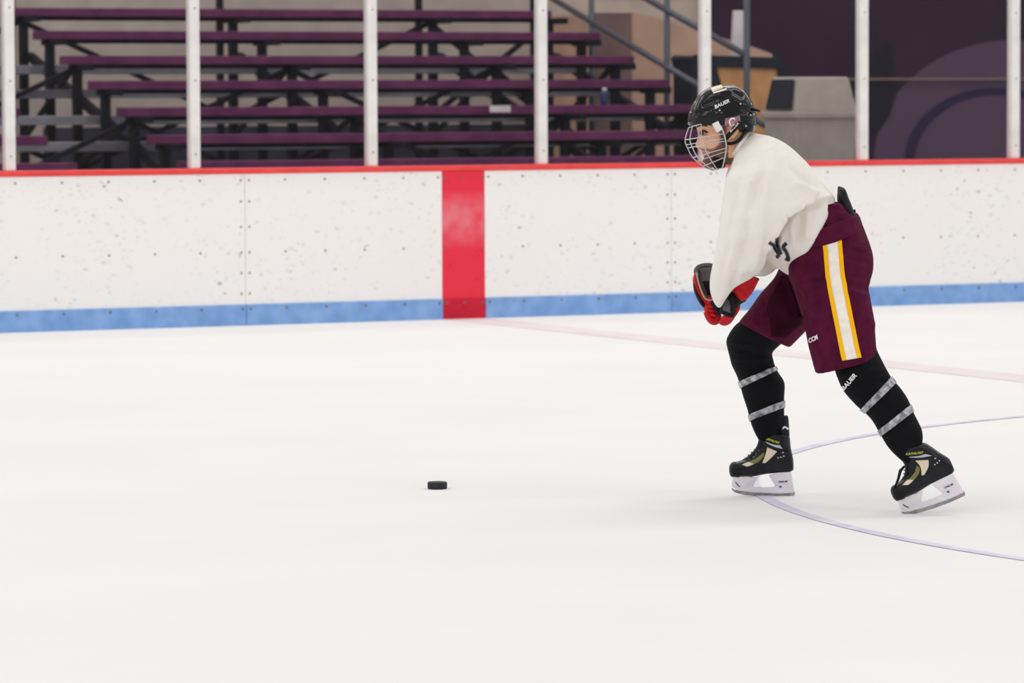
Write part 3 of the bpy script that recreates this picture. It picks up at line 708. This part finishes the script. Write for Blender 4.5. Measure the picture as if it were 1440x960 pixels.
sf = [(1058, 440, 1118, 474, .215, .085), (1036, 456, 1104, 480, .235, .092), (1023, 474, 1092, 489, .255, .09), (1022.5, 488, 1086, 497, .268, .085), (1028, 509, 1088.5, 510, .285, .078), (1035, 525, 1095, 524, .295, .075), (1040, 541, 1102, 537, .30, .074),
      (1045, 558, 1103, 552, .31, .07), (1052, 580, 1103, 574, .32, .064), (1058, 600, 1102, 596, .325, .056), (1065, 615, 1101, 611, .33, .042), (1072, 626, 1100, 624, .33, .032)]
sock_f, tsf = sock(sf, [(1030, 505, 1086, 505, 3, .005), (1032, 492, 1084, 500, 3, -.005), (1036, 518, 1090, 516, 3, -.004), (1024, 480, 1060, 486, 3, .004)],
                   [(((1038.5, 537), (1041.5, 546)), ((1088.5, 516), (1093.5, 520.5))), (((1051.5, 584), (1054.5, 592.5)), ((1102.5, 563), (1102.5, 573)))])
sn = [(1154, 505, 1231, 478, -.21, .095), (1168, 512, 1234, 493, -.225, .093), (1177, 530, 1243, 512, -.24, .09), (1188, 553, 1254, 530, -.25, .083), (1203, 568, 1264, 542, -.26, .079), (1216, 580, 1274, 557, -.27, .076), (1227, 594, 1282, 574, -.285, .072),
      (1238, 611, 1291, 592, -.30, .066), (1249, 628, 1297.5, 606, -.31, .06), (1260, 641, 1298, 619, -.32, .052), (1269, 649, 1294, 630, -.33, .040), (1278, 656, 1292, 644, -.33, .03)]
sock_n, tsn = sock(sn, [(1180, 528, 1240, 520, 4, .005), (1186, 545, 1250, 534, 3, -.005), (1196, 558, 1240, 540, 3, .004), (1262, 545, 1276, 575, 4, .004)],
                   [(((1211, 574), (1216, 581)), ((1251, 531), (1260, 538))), (((1236, 605), (1242, 612)), ((1278, 570), (1284, 579)))])
text('lettering', 'BAUER', tsn, 1188, 548.5, 1205.5, 527.5, 6.0, M['letters'], sock_n, bold=.03, shear=.1)

# ---- gloves
def hollow_cup(secs, n=28, th=.006, PT=P):
    S = cat(secs, 4); V, Fc = [], []
    for inner in (0, 1):
        for s in S:
            a, b = PT(s[0], s[1], s[4]), PT(s[2], s[3], s[4]); c = (a+b)/2; h = (b-a)/2; L = h.length
            k_ = (L-th)/L if inner else 1; d = s[5]-(th if inner else 0)
            for k in range(n):
                f = 2*math.pi*k/n; V.append(c+h*(k_*math.cos(f))+HF*(math.sin(f)*d))
    m_ = len(S)
    for i in range(m_-1):
        for k in range(n):
            k2 = (k+1) % n
            Fc.append((i*n+k, i*n+k2, (i+1)*n+k2, (i+1)*n+k)); o_ = m_*n
            Fc.append((o_+i*n+k, o_+(i+1)*n+k, o_+(i+1)*n+k2, o_+i*n+k2))
    for k in range(n):
        k2 = (k+1) % n; Fc.append((k, m_*n+k, m_*n+k2, k2))
    return V, Fc
def finger(pts, rs): return smooth_limb([(*p, r) for p, r in zip(pts, rs)], 3)
# far glove: wide cuff opening upward, hand hanging down, fingers curling under
g1 = put('glove', union([loft([(984, 416, 1010, 418, .0, .046), (988, 430, 1011, 430, .0, .05), (992, 441, 1012, 440, .0, .046), (997, 448, 1012, 446, .0, .04)], 24, 4, 2.4)], .0035, 2), M['red2'], per)
put('cuff', union([loft([(977.5, 382, 981, 383, .0, .040), (974.5, 391, 980.5, 392, .0, .050), (975, 402, 983, 402, .0, .052), (979, 413, 988, 411, .0, .050), (985, 422, 995, 418, .0, .047), (988, 428, 1008, 422, .0, .046)], 22, 4, 2.6)], .003, 1), M['red2'], g1)
put('cuff_liner', union([loft([(981, 377, 1004, 375, .022, .012), (979.5, 381, 1007, 379, .026, .020), (980, 392, 1007, 390, .028, .024), (983, 406, 1007, 404, .024, .026), (989, 419, 1008, 418, .018, .024)], 24, 4, 3)], .003, 2), M['gliner'], g1)
obj('cuff_roll', *tube([P(*q) for q in cat([(980, 387, -.02), (978.8, 381.5, .0), (981, 376.5, .02), (988, 373.5, .03), (997, 372.8, .032), (1005, 375, .03)], 4)], .0085, 8), M['gliner'], g1, True)
obj('cuff_edge', *tube([P(*q) for q in cat([(979.6, 383, -.046), (981.3, 393, -.052), (984.5, 404, -.053), (989.5, 416, -.05), (994, 421, -.048), (1003, 422, -.046)], 4)], .0034, 6), M['bin'], g1, True)
put('wrist_pad', union([loft([(985, 395, 1006, 394, .012, .012), (988, 404, 1007, 403, .01, .014), (992, 415, 1008, 415, .006, .014)], 18, 3, 2.4)], .003, 1), M['gpalm'], g1)
o = loft([(974.5, 396, 980, 398, -.005, .045), (976, 410, 983, 410, -.005, .045), (982, 424, 989, 422, -.005, .042), (988, 432, 993, 429, -.005, .034)], 18, 4, 3)
put('side_panel', union([o], .003, 1), M['gpalm'], g1)
for k in range(4):
    vv_ = -.036+.024*k; L = (0, 3, 2.5, -1)[k]
    obj('finger', *finger([(994, 438, vv_), (997+.3*k, 446+L*.3, vv_), (1003, 451+L*.5, vv_), (1009, 449+L*.4, vv_), (1011, 442, vv_)], [.0125, .0125, .012, .0115, .010]), M['red2'], g1, True)
for k in range(3):
    obj('finger_roll', *loft([(989.5+3*k, 428+5.5*k, 1006+1.2*k, 429+5.5*k, -.01, .050-.003*k), (991+3*k, 432+5.5*k, 1007+1.2*k, 433+5.5*k, -.01, .050-.003*k)], 20, 2, 3), M['red2'], g1, True)
obj('thumb', *finger([(1004, 424, -.045), (1009, 433, -.06), (1012, 441, -.055)], [.013, .0125, .011]), M['gpalm'], g1, True)
# near glove: cuff coming out of the sleeve, palm turned to the viewer, fingers curling down
g2 = put('glove', union([loft([(1031, 404, 1050, 423, -.105, .034), (1024, 411, 1041, 428, -.105, .036), (1018, 420, 1036, 434, -.105, .036), (1013, 430, 1034, 441, -.105, .034), (1011, 440, 1031, 447, -.105, .03)], 24, 4, 2.6)], .0035, 2), M['gpalm'], per)
o = [loft([(1048, 384, 1067, 393, -.11, .055), (1040, 388, 1063.5, 401, -.11, .056), (1033, 394, 1058.5, 410, -.11, .054), (1028, 401, 1050, 421, -.11, .048), (1028, 407, 1042, 424, -.11, .040)], 26, 4, 2.8)]
me = union(o, .0035, 2); displace(me, [(1048, 396, 1060, 404, 2, -.004), (1038, 402, 1052, 416, 2, -.004), (1042, 412, 1058, 404, 1.5, .003)])
put('cuff', me, M['red2'], g2)
o = loft([(1051.5, 386, 1068, 391.5, -.10, .047), (1051, 388.5, 1067, 394, -.10, .0525), (1050, 390, 1066, 396, -.10, .0525)], 24, 3, 2.8)
put('cuff_liner', union([o], .003, 1), M['gpalm'], g2)
fx = [(1036, 428), (1033.5, 434), (1031, 440), (1028, 445)]
for k in range(4):
    vv_ = -.085+.004*k
    obj('finger', *finger([(1037-1.5*k, 425+4*k, -.10+.012*k), (1035.5-2.6*k, 433+4.4*k, -.098+.012*k), (1031-2.8*k, 441+3.6*k, -.10+.012*k), (1025-2.4*k, 445+2.8*k, -.112+.010*k), (1019-1.8*k, 444.5+2.4*k, -.122+.010*k)], [.0115, .0125, .0125, .0115, .010]), M['red2'], g2, True)
obj('thumb', *finger([(1026, 412, -.135), (1030, 421, -.148), (1031, 430, -.145), (1028, 437, -.138)], [.012, .012, .011, .009]), M['gpalm'], g2, True)
obj('palm_patch', *loft([(1021, 420, 1031, 424, -.142, .006), (1018, 428, 1031, 432, -.143, .007), (1016, 436, 1028, 440, -.14, .006)], 16, 3, 2.5), M['gliner'], g2, True)

# ---- skates (both from one pattern laid out on the far skate, the near one pitched heel-up)
def skate(T, vz, guard=True):
    PT = lambda x, y, v=0: P(*T(x, y), vz+v)
    def tr(pts): return [T(*q) for q in pts]
    foot = loft([(1026.5, 655, 1026.5, 665, 0, .018), (1029, 651.5, 1028.5, 669, 0, .034), (1036, 649, 1036, 670, 0, .042), (1048, 645.5, 1048, 670, 0, .046), (1058, 639, 1058, 669.5, 0, .044), (1068, 628, 1068, 668, 0, .042), (1080, 616, 1080, 666, 0, .041),
                 (1094, 612, 1094, 664.5, 0, .039), (1106, 615, 1106, 663.5, 0, .036), (1112, 630, 1113, 662.5, 0, .029), (1115.5, 645, 1116, 660, 0, .014)], 28, 4, 2.6, PT)
    cuff = loft([(1070, 634, 1113, 636, 0, .042), (1069, 622, 1112, 626, 0, .046), (1073, 611, 1111, 616, 0, .048), (1079, 607.5, 1109.5, 611, 0, .046)], 24, 4, 2.3, PT)
    me = union([foot, cuff], .0038, 2)
    T2 = lambda a, b, c, d, w_, h_: (*T(a, b), *T(c, d), w_, h_)
    displace(me, [T2(1034, 661, 1075, 659, 2, -.002), T2(1075, 659, 1112, 653, 2, -.002), T2(1068, 628, 1060, 650, 2.5, .002), T2(1096, 640, 1112, 632, 3, .003), T2(1050, 655, 1085, 655, 4, .002)])
    bt = put('skate', me, M['boot'], per); t = bvh(bt)
    if guard:
        g = loft([(1089.5, 592, 1109, 588, 0, .026), (1089, 598, 1109.5, 597, 0, .031), (1092, 606, 1110, 606, 0, .034), (1097, 612, 1110.5, 614, 0, .033)], 20, 4, 2.4, PT)
        g0 = loft([(1096, 584, 1108, 584, 0, .014), (1090.5, 588.5, 1108.5, 586, 0, .024), (1089, 594, 1109, 592, 0, .028)], 20, 4, 2.4, PT)
        gd = put('tendon_guard', union([g, g0], .0035, 2), M['pad'], bt)
        tg = bvh(gd)
        ribbon('guard_mark', tg, tr([(1100.5, 603), (1103, 600), (1105.5, 601.5), (1108, 603.5)]), 2.2, M['letters'], gd, .002)
    tc_ = loft([(1025.6, 655.5, 1025.6, 665, 0, .019), (1028.5, 650.8, 1028, 670, 0, .036), (1034, 649, 1034, 671, 0, .043), (1040, 651, 1040, 671, 0, .045)], 24, 4, 2.6, PT)
    put('toe_cap', union([tc_], .0035, 1), M['rubber'], bt)
    # tongue and laces
    tg_ = loft([(1041, 648, 1046, 652, 0, .018), (1053, 640, 1058, 648, 0, .022), (1063, 629, 1070, 640, 0, .024), (1067, 618, 1078, 624, 0, .027), (1072, 607, 1082, 612, 0, .03)], 18, 4, 2.4, PT)
    put('tongue', union([tg_], .0035, 1), M['rubber'], bt)
    for k in range(7):
        u = k/6; lx = 1045+26*u; ly = 650-23.5*u-4*u*(1-u)
        obj('lace', *tube([PT(lx+5, ly+5, -.036), PT(lx+1, ly+.3, -.024), PT(lx-1.4, ly-1.6, 0), PT(lx+1, ly+.3, .024), PT(lx+5, ly+5, .036)], .0028, 6), M['rubber'], bt, True)
    strip('side_window', t, tr([(1079.2, 628.6), (1076, 640), (1072, 650.6)]), tr([(1092.6, 634.5), (1085, 643), (1075.8, 651.2)]), M['boneb'], bt, .0015, 4, 4)
    strip('side_inlay', t, tr([(1074.5, 635.5), (1064, 644), (1047, 653)]), tr([(1074.5, 641), (1068, 648.5), (1056, 654.5)]), M['olive'], bt, .0012, 3, 4)
    strip('side_glint', t, tr([(1053, 649.6), (1047, 652), (1043.5, 653.6)]), tr([(1060, 652.4), (1054, 655), (1050.5, 655.8)]), M['boneb'], bt, .0024, 3, 4)
    strip('collar_flash', t, tr([(1077, 620.8), (1088, 624.8), (1096.5, 625.5)]), tr([(1079, 623), (1089, 628), (1101, 631)]), M['silver'], bt, .0014, 3, 4)
    x0, y0 = T(1076.5, 617.2); x1, y1 = T(1095.5, 624)
    text('lettering', 'CATALYST', t, x0, y0, x1, y1, 2.8, M['lime'], bt, .0018, .03, .2)
    for ex, ey in ((1101, 636), (1098, 642.5), (1094, 643.5), (1102, 641)):
        obj('rivet', *blob(hit(t, *T(ex, ey), .0008), .0032, .0028, .0028, 6), M['silver'], bt, True)
    # holder: two towers joined by a bridge
    def plate(name, pts, w0, material, par):
        n = len(pts); A = [PT(x, y, -w0) for x, y in pts]; B = [PT(x, y, w0) for x, y in pts]
        return obj(name, A+B, [tuple(range(n)), tuple(range(2*n-1, n-1, -1))]+[(i, (i+1) % n, (i+1) % n+n, i+n) for i in range(n)], material, par)
    def prism(pts, w_top, w_bot, ytop, ybot):
        n = len(pts); A, B = [], []
        for x, y in pts:
            w_ = w_top+(w_bot-w_top)*min(1, max(0, (y-ytop)/(ybot-ytop))); A.append(PT(x, y, -w_)); B.append(PT(x, y, w_))
        return A+B, [tuple(range(n)), tuple(range(2*n-1, n-1, -1))]+[(i, (i+1) % n, (i+1) % n+n, i+n) for i in range(n)]
    front = prism([(1030, 668), (1064, 670.5), (1067, 669), (1058.5, 683.5), (1058.5, 690), (1037, 689), (1029, 684), (1029.5, 676)], .026, .008, 669, 684)
    rear = prism([(1081, 668), (1088, 665.5), (1112.5, 662.8), (1117, 691), (1092, 692.5), (1091, 684)], .024, .008, 666, 684)
    brid = prism([(1036, 684), (1058, 684), (1075, 685), (1092, 684), (1115, 684.5), (1117, 692.5), (1095, 694), (1060, 692.5), (1037, 689.5)], .009, .008, 684, 694)
    h_ = put('blade_holder', union([front, rear, brid], .0028, 2), M['holder'], bt, True)
    th_ = bvh(h_)
    plate('blade', [(1028.5, 685.5), (1034, 688.5), (1060, 691.2), (1095, 692.6), (1117.5, 690.8), (1118, 694.5), (1116, 697.3), (1095, 698.4), (1068, 697.8), (1045, 695.4), (1034, 692.4), (1029.5, 689)], .0018, M['steelb'], bt)
    x0, y0 = T(1094.5, 678.5); x1, y1 = T(1108, 677.5)
    text('holder_lettering', 'TRUE', th_, x0, y0, x1, y1, 2.2, M['ink'], h_, .0015, .04, .2)
    q = hit(th_, *T(1097.5, 684), .0006); obj('holder_dot', *blob(q, .0055, .003, .0038, 8), M['bluedot'], h_, True)
    ribbon('holder_mark', th_, tr([(1034.5, 677.5), (1037, 681), (1040.5, 684.5)]), 1.1, M['ink'], h_, .0012)
    return bt
skate(lambda x, y: (x, y), VF)
ANG = math.radians(-21.5); SC = 1.045
def TN(x, y):
    x -= max(0, 642-y)*.55
    dx, dy = (x-1072)*SC, (y-697)*SC
    # pitch the skate heel-up about the front third of the blade
    return 1313.5+dx*math.cos(ANG)-dy*math.sin(ANG), 713.5+dx*math.sin(ANG)+dy*math.cos(ANG)
nb = skate(TN, VN, False)
obj('lace_end', *tube([P(*q, VN-.03) for q in ((1272, 655), (1266, 662), (1263, 674), (1257, 688))], .006, 8, rs=[.004, .006, .005, .003]), M['rubber'], nb, True)

# ---- helmet
dome = loft([(1009, 119.5, 1030, 119.5, 0, .022), (996, 123.5, 1043, 125, 0, .062), (984, 132.5, 1052, 134, 0, .088), (975, 145, 1058.5, 145, 0, .103), (969, 158, 1061.5, 156, 0, .109), (967, 170, 1063, 167, 0, .109), (968, 176.5, 1063, 175, 0, .105)], 40, 5, 2.25)
nape = loft([(1012, 165, 1063, 160, 0, .108), (1018, 176, 1063.5, 172, 0, .105), (1030, 183, 1062.5, 180, 0, .098), (1040, 187, 1060, 184.5, 0, .088)], 32, 4, 2.3)
me = union([dome, nape], .0035, 2)
def hf_(side): displace(me, [
    (986, 149, 1006, 140, 3.5, -.006), (976, 160, 1003, 152.5, 3, -.004), (1005, 146, 1026, 137.5, 2.5, .003), (1026, 137.5, 1042, 146, 2.5, .003), (1030, 127, 1047, 137, 4, -.007), (1010, 133, 1028, 126, 3, .003),
    (972, 169, 1012, 160, 3, .003), (1012, 160, 1030, 166, 3, .003), (1042, 151, 1060, 160, 3, -.004), (1048, 168, 1062, 172, 3, -.003)], side=side)
hf_(-1); hf_(1)
hel = put('helmet', me, M['shell'], per); tH = bvh(hel)
text('lettering', 'BAUER', tH, 1006, 153, 1026.5, 143.5, 5.0, M['letters'], hel, .002, .03, .2)
ribbon('emblem', tH, [(1001, 127), (1008, 124.5), (1016, 122)], 5.5, M['emblem'], hel, .0015)
ribbon('emblem', tH, [(1003, 131), (1012, 128.5), (1022, 125.5)], 2.2, M['letters'], hel, .0015)
for q in ((1041, 146), (1055.5, 162), (1049, 177), (1060, 178), (972, 158), (978, 144), (1012, 155), (1056, 146)):
    obj('screw', *blob(hit(tH, *q, .0006), .0035, .0025, .0035, 6), M['silver'], hel, True)
strip('ear_guard', tH, [(1020, 166), (1019, 174), (1021, 182)], [(1040, 163), (1041, 171), (1036, 180)], M['clear'], hel, .002, 6, 5)
ribbon('ear_emblem', tH, [(1034, 167), (1028, 166.5), (1025.5, 171), (1028, 176), (1033, 174.5)], 2.0, M['letters'], hel, .0045)
obj('back_strap', *tube([P(1056, 153, -.05), P(1063, 154.5, -.05), (P(1069, 156.5, -.05))], .005, 8, rs=[.006, .005, .003]), M['rubber'], hel, True)
for s_ in (-1, 1):
    d_ = .112*s_
    obj('cage_strap', *bar(P(1018.5, 197, d_*.86), P(1041, 172.5, d_), .006, .016), M['rubber'], hel)
    obj('clip', *bar(P(1005.5, 172, d_*.93), P(1011.5, 184, d_*.9), .012, .022), M['letters'], hel)
    obj('chin_strap', *tube([P(*q) for q in cat([(1047, 184, d_*.85), (1041, 195, d_*.72), (1031, 201.5, d_*.62), (1020, 201.5, d_*.62)], 4)], .0055, 8), M['rubber'], hel, True)
tS = bvh(*[c for c in hel.children if c.name.startswith('cage_strap')])
text('strap_lettering', 'BAUER', tS, 1027.5, 186.5, 1039.5, 173.5, 3.2, M['letters'], hel, .001, .03, .1)
cup = [loft([(999, 214, 1015, 216, 0, .040), (997, 222, 1020, 222, 0, .048), (999, 231, 1021, 229, 0, .044), (1005, 238, 1019, 236, 0, .028)], 24, 4, 2.4)]
put('chin_cup', union(cup, .0035, 2), M['rubber'], hel)
# wire cage
lev = [(968.5, 179.5, 1010, 166.5, .098), (963.5, 196.5, 1018, 188, .103), (967, 208, 1020.5, 198, .100), (974.5, 221.5, 1021.5, 208, .090), (989, 233.5, 1019.5, 221, .075), (1003, 239.8, 1016, 236, .05)]
levS = cat(lev, 5)
def cpt(s, ph):
    c = math.cos(ph)**.8 if math.cos(ph) > 0 else 0
    return P(s[2]+(s[0]-s[2])*c, s[3]+(s[1]-s[3])*c, s[4]*math.sin(ph))
wires = []
for s in lev: wires.append((tube([cpt(s, p_) for p_ in np.linspace(-math.pi/2, math.pi/2, 22)], .0019, 6), .0019))
for s in (levS[8], levS[17]): wires.append((tube([cpt(s, p_) for p_ in np.linspace(-math.pi/2, math.pi/2, 22)], .0015, 6), 0))
for ph in (-90, -60, -32, 0, 32, 60, 90): wires.append((tube([cpt(s, math.radians(ph)) for s in levS], .0021 if abs(ph) < 80 else .0028, 6), 0))
W0 = None
for k, (wv, _) in enumerate(wires): obj('cage_wire', *wv, M['wire'], hel, True)
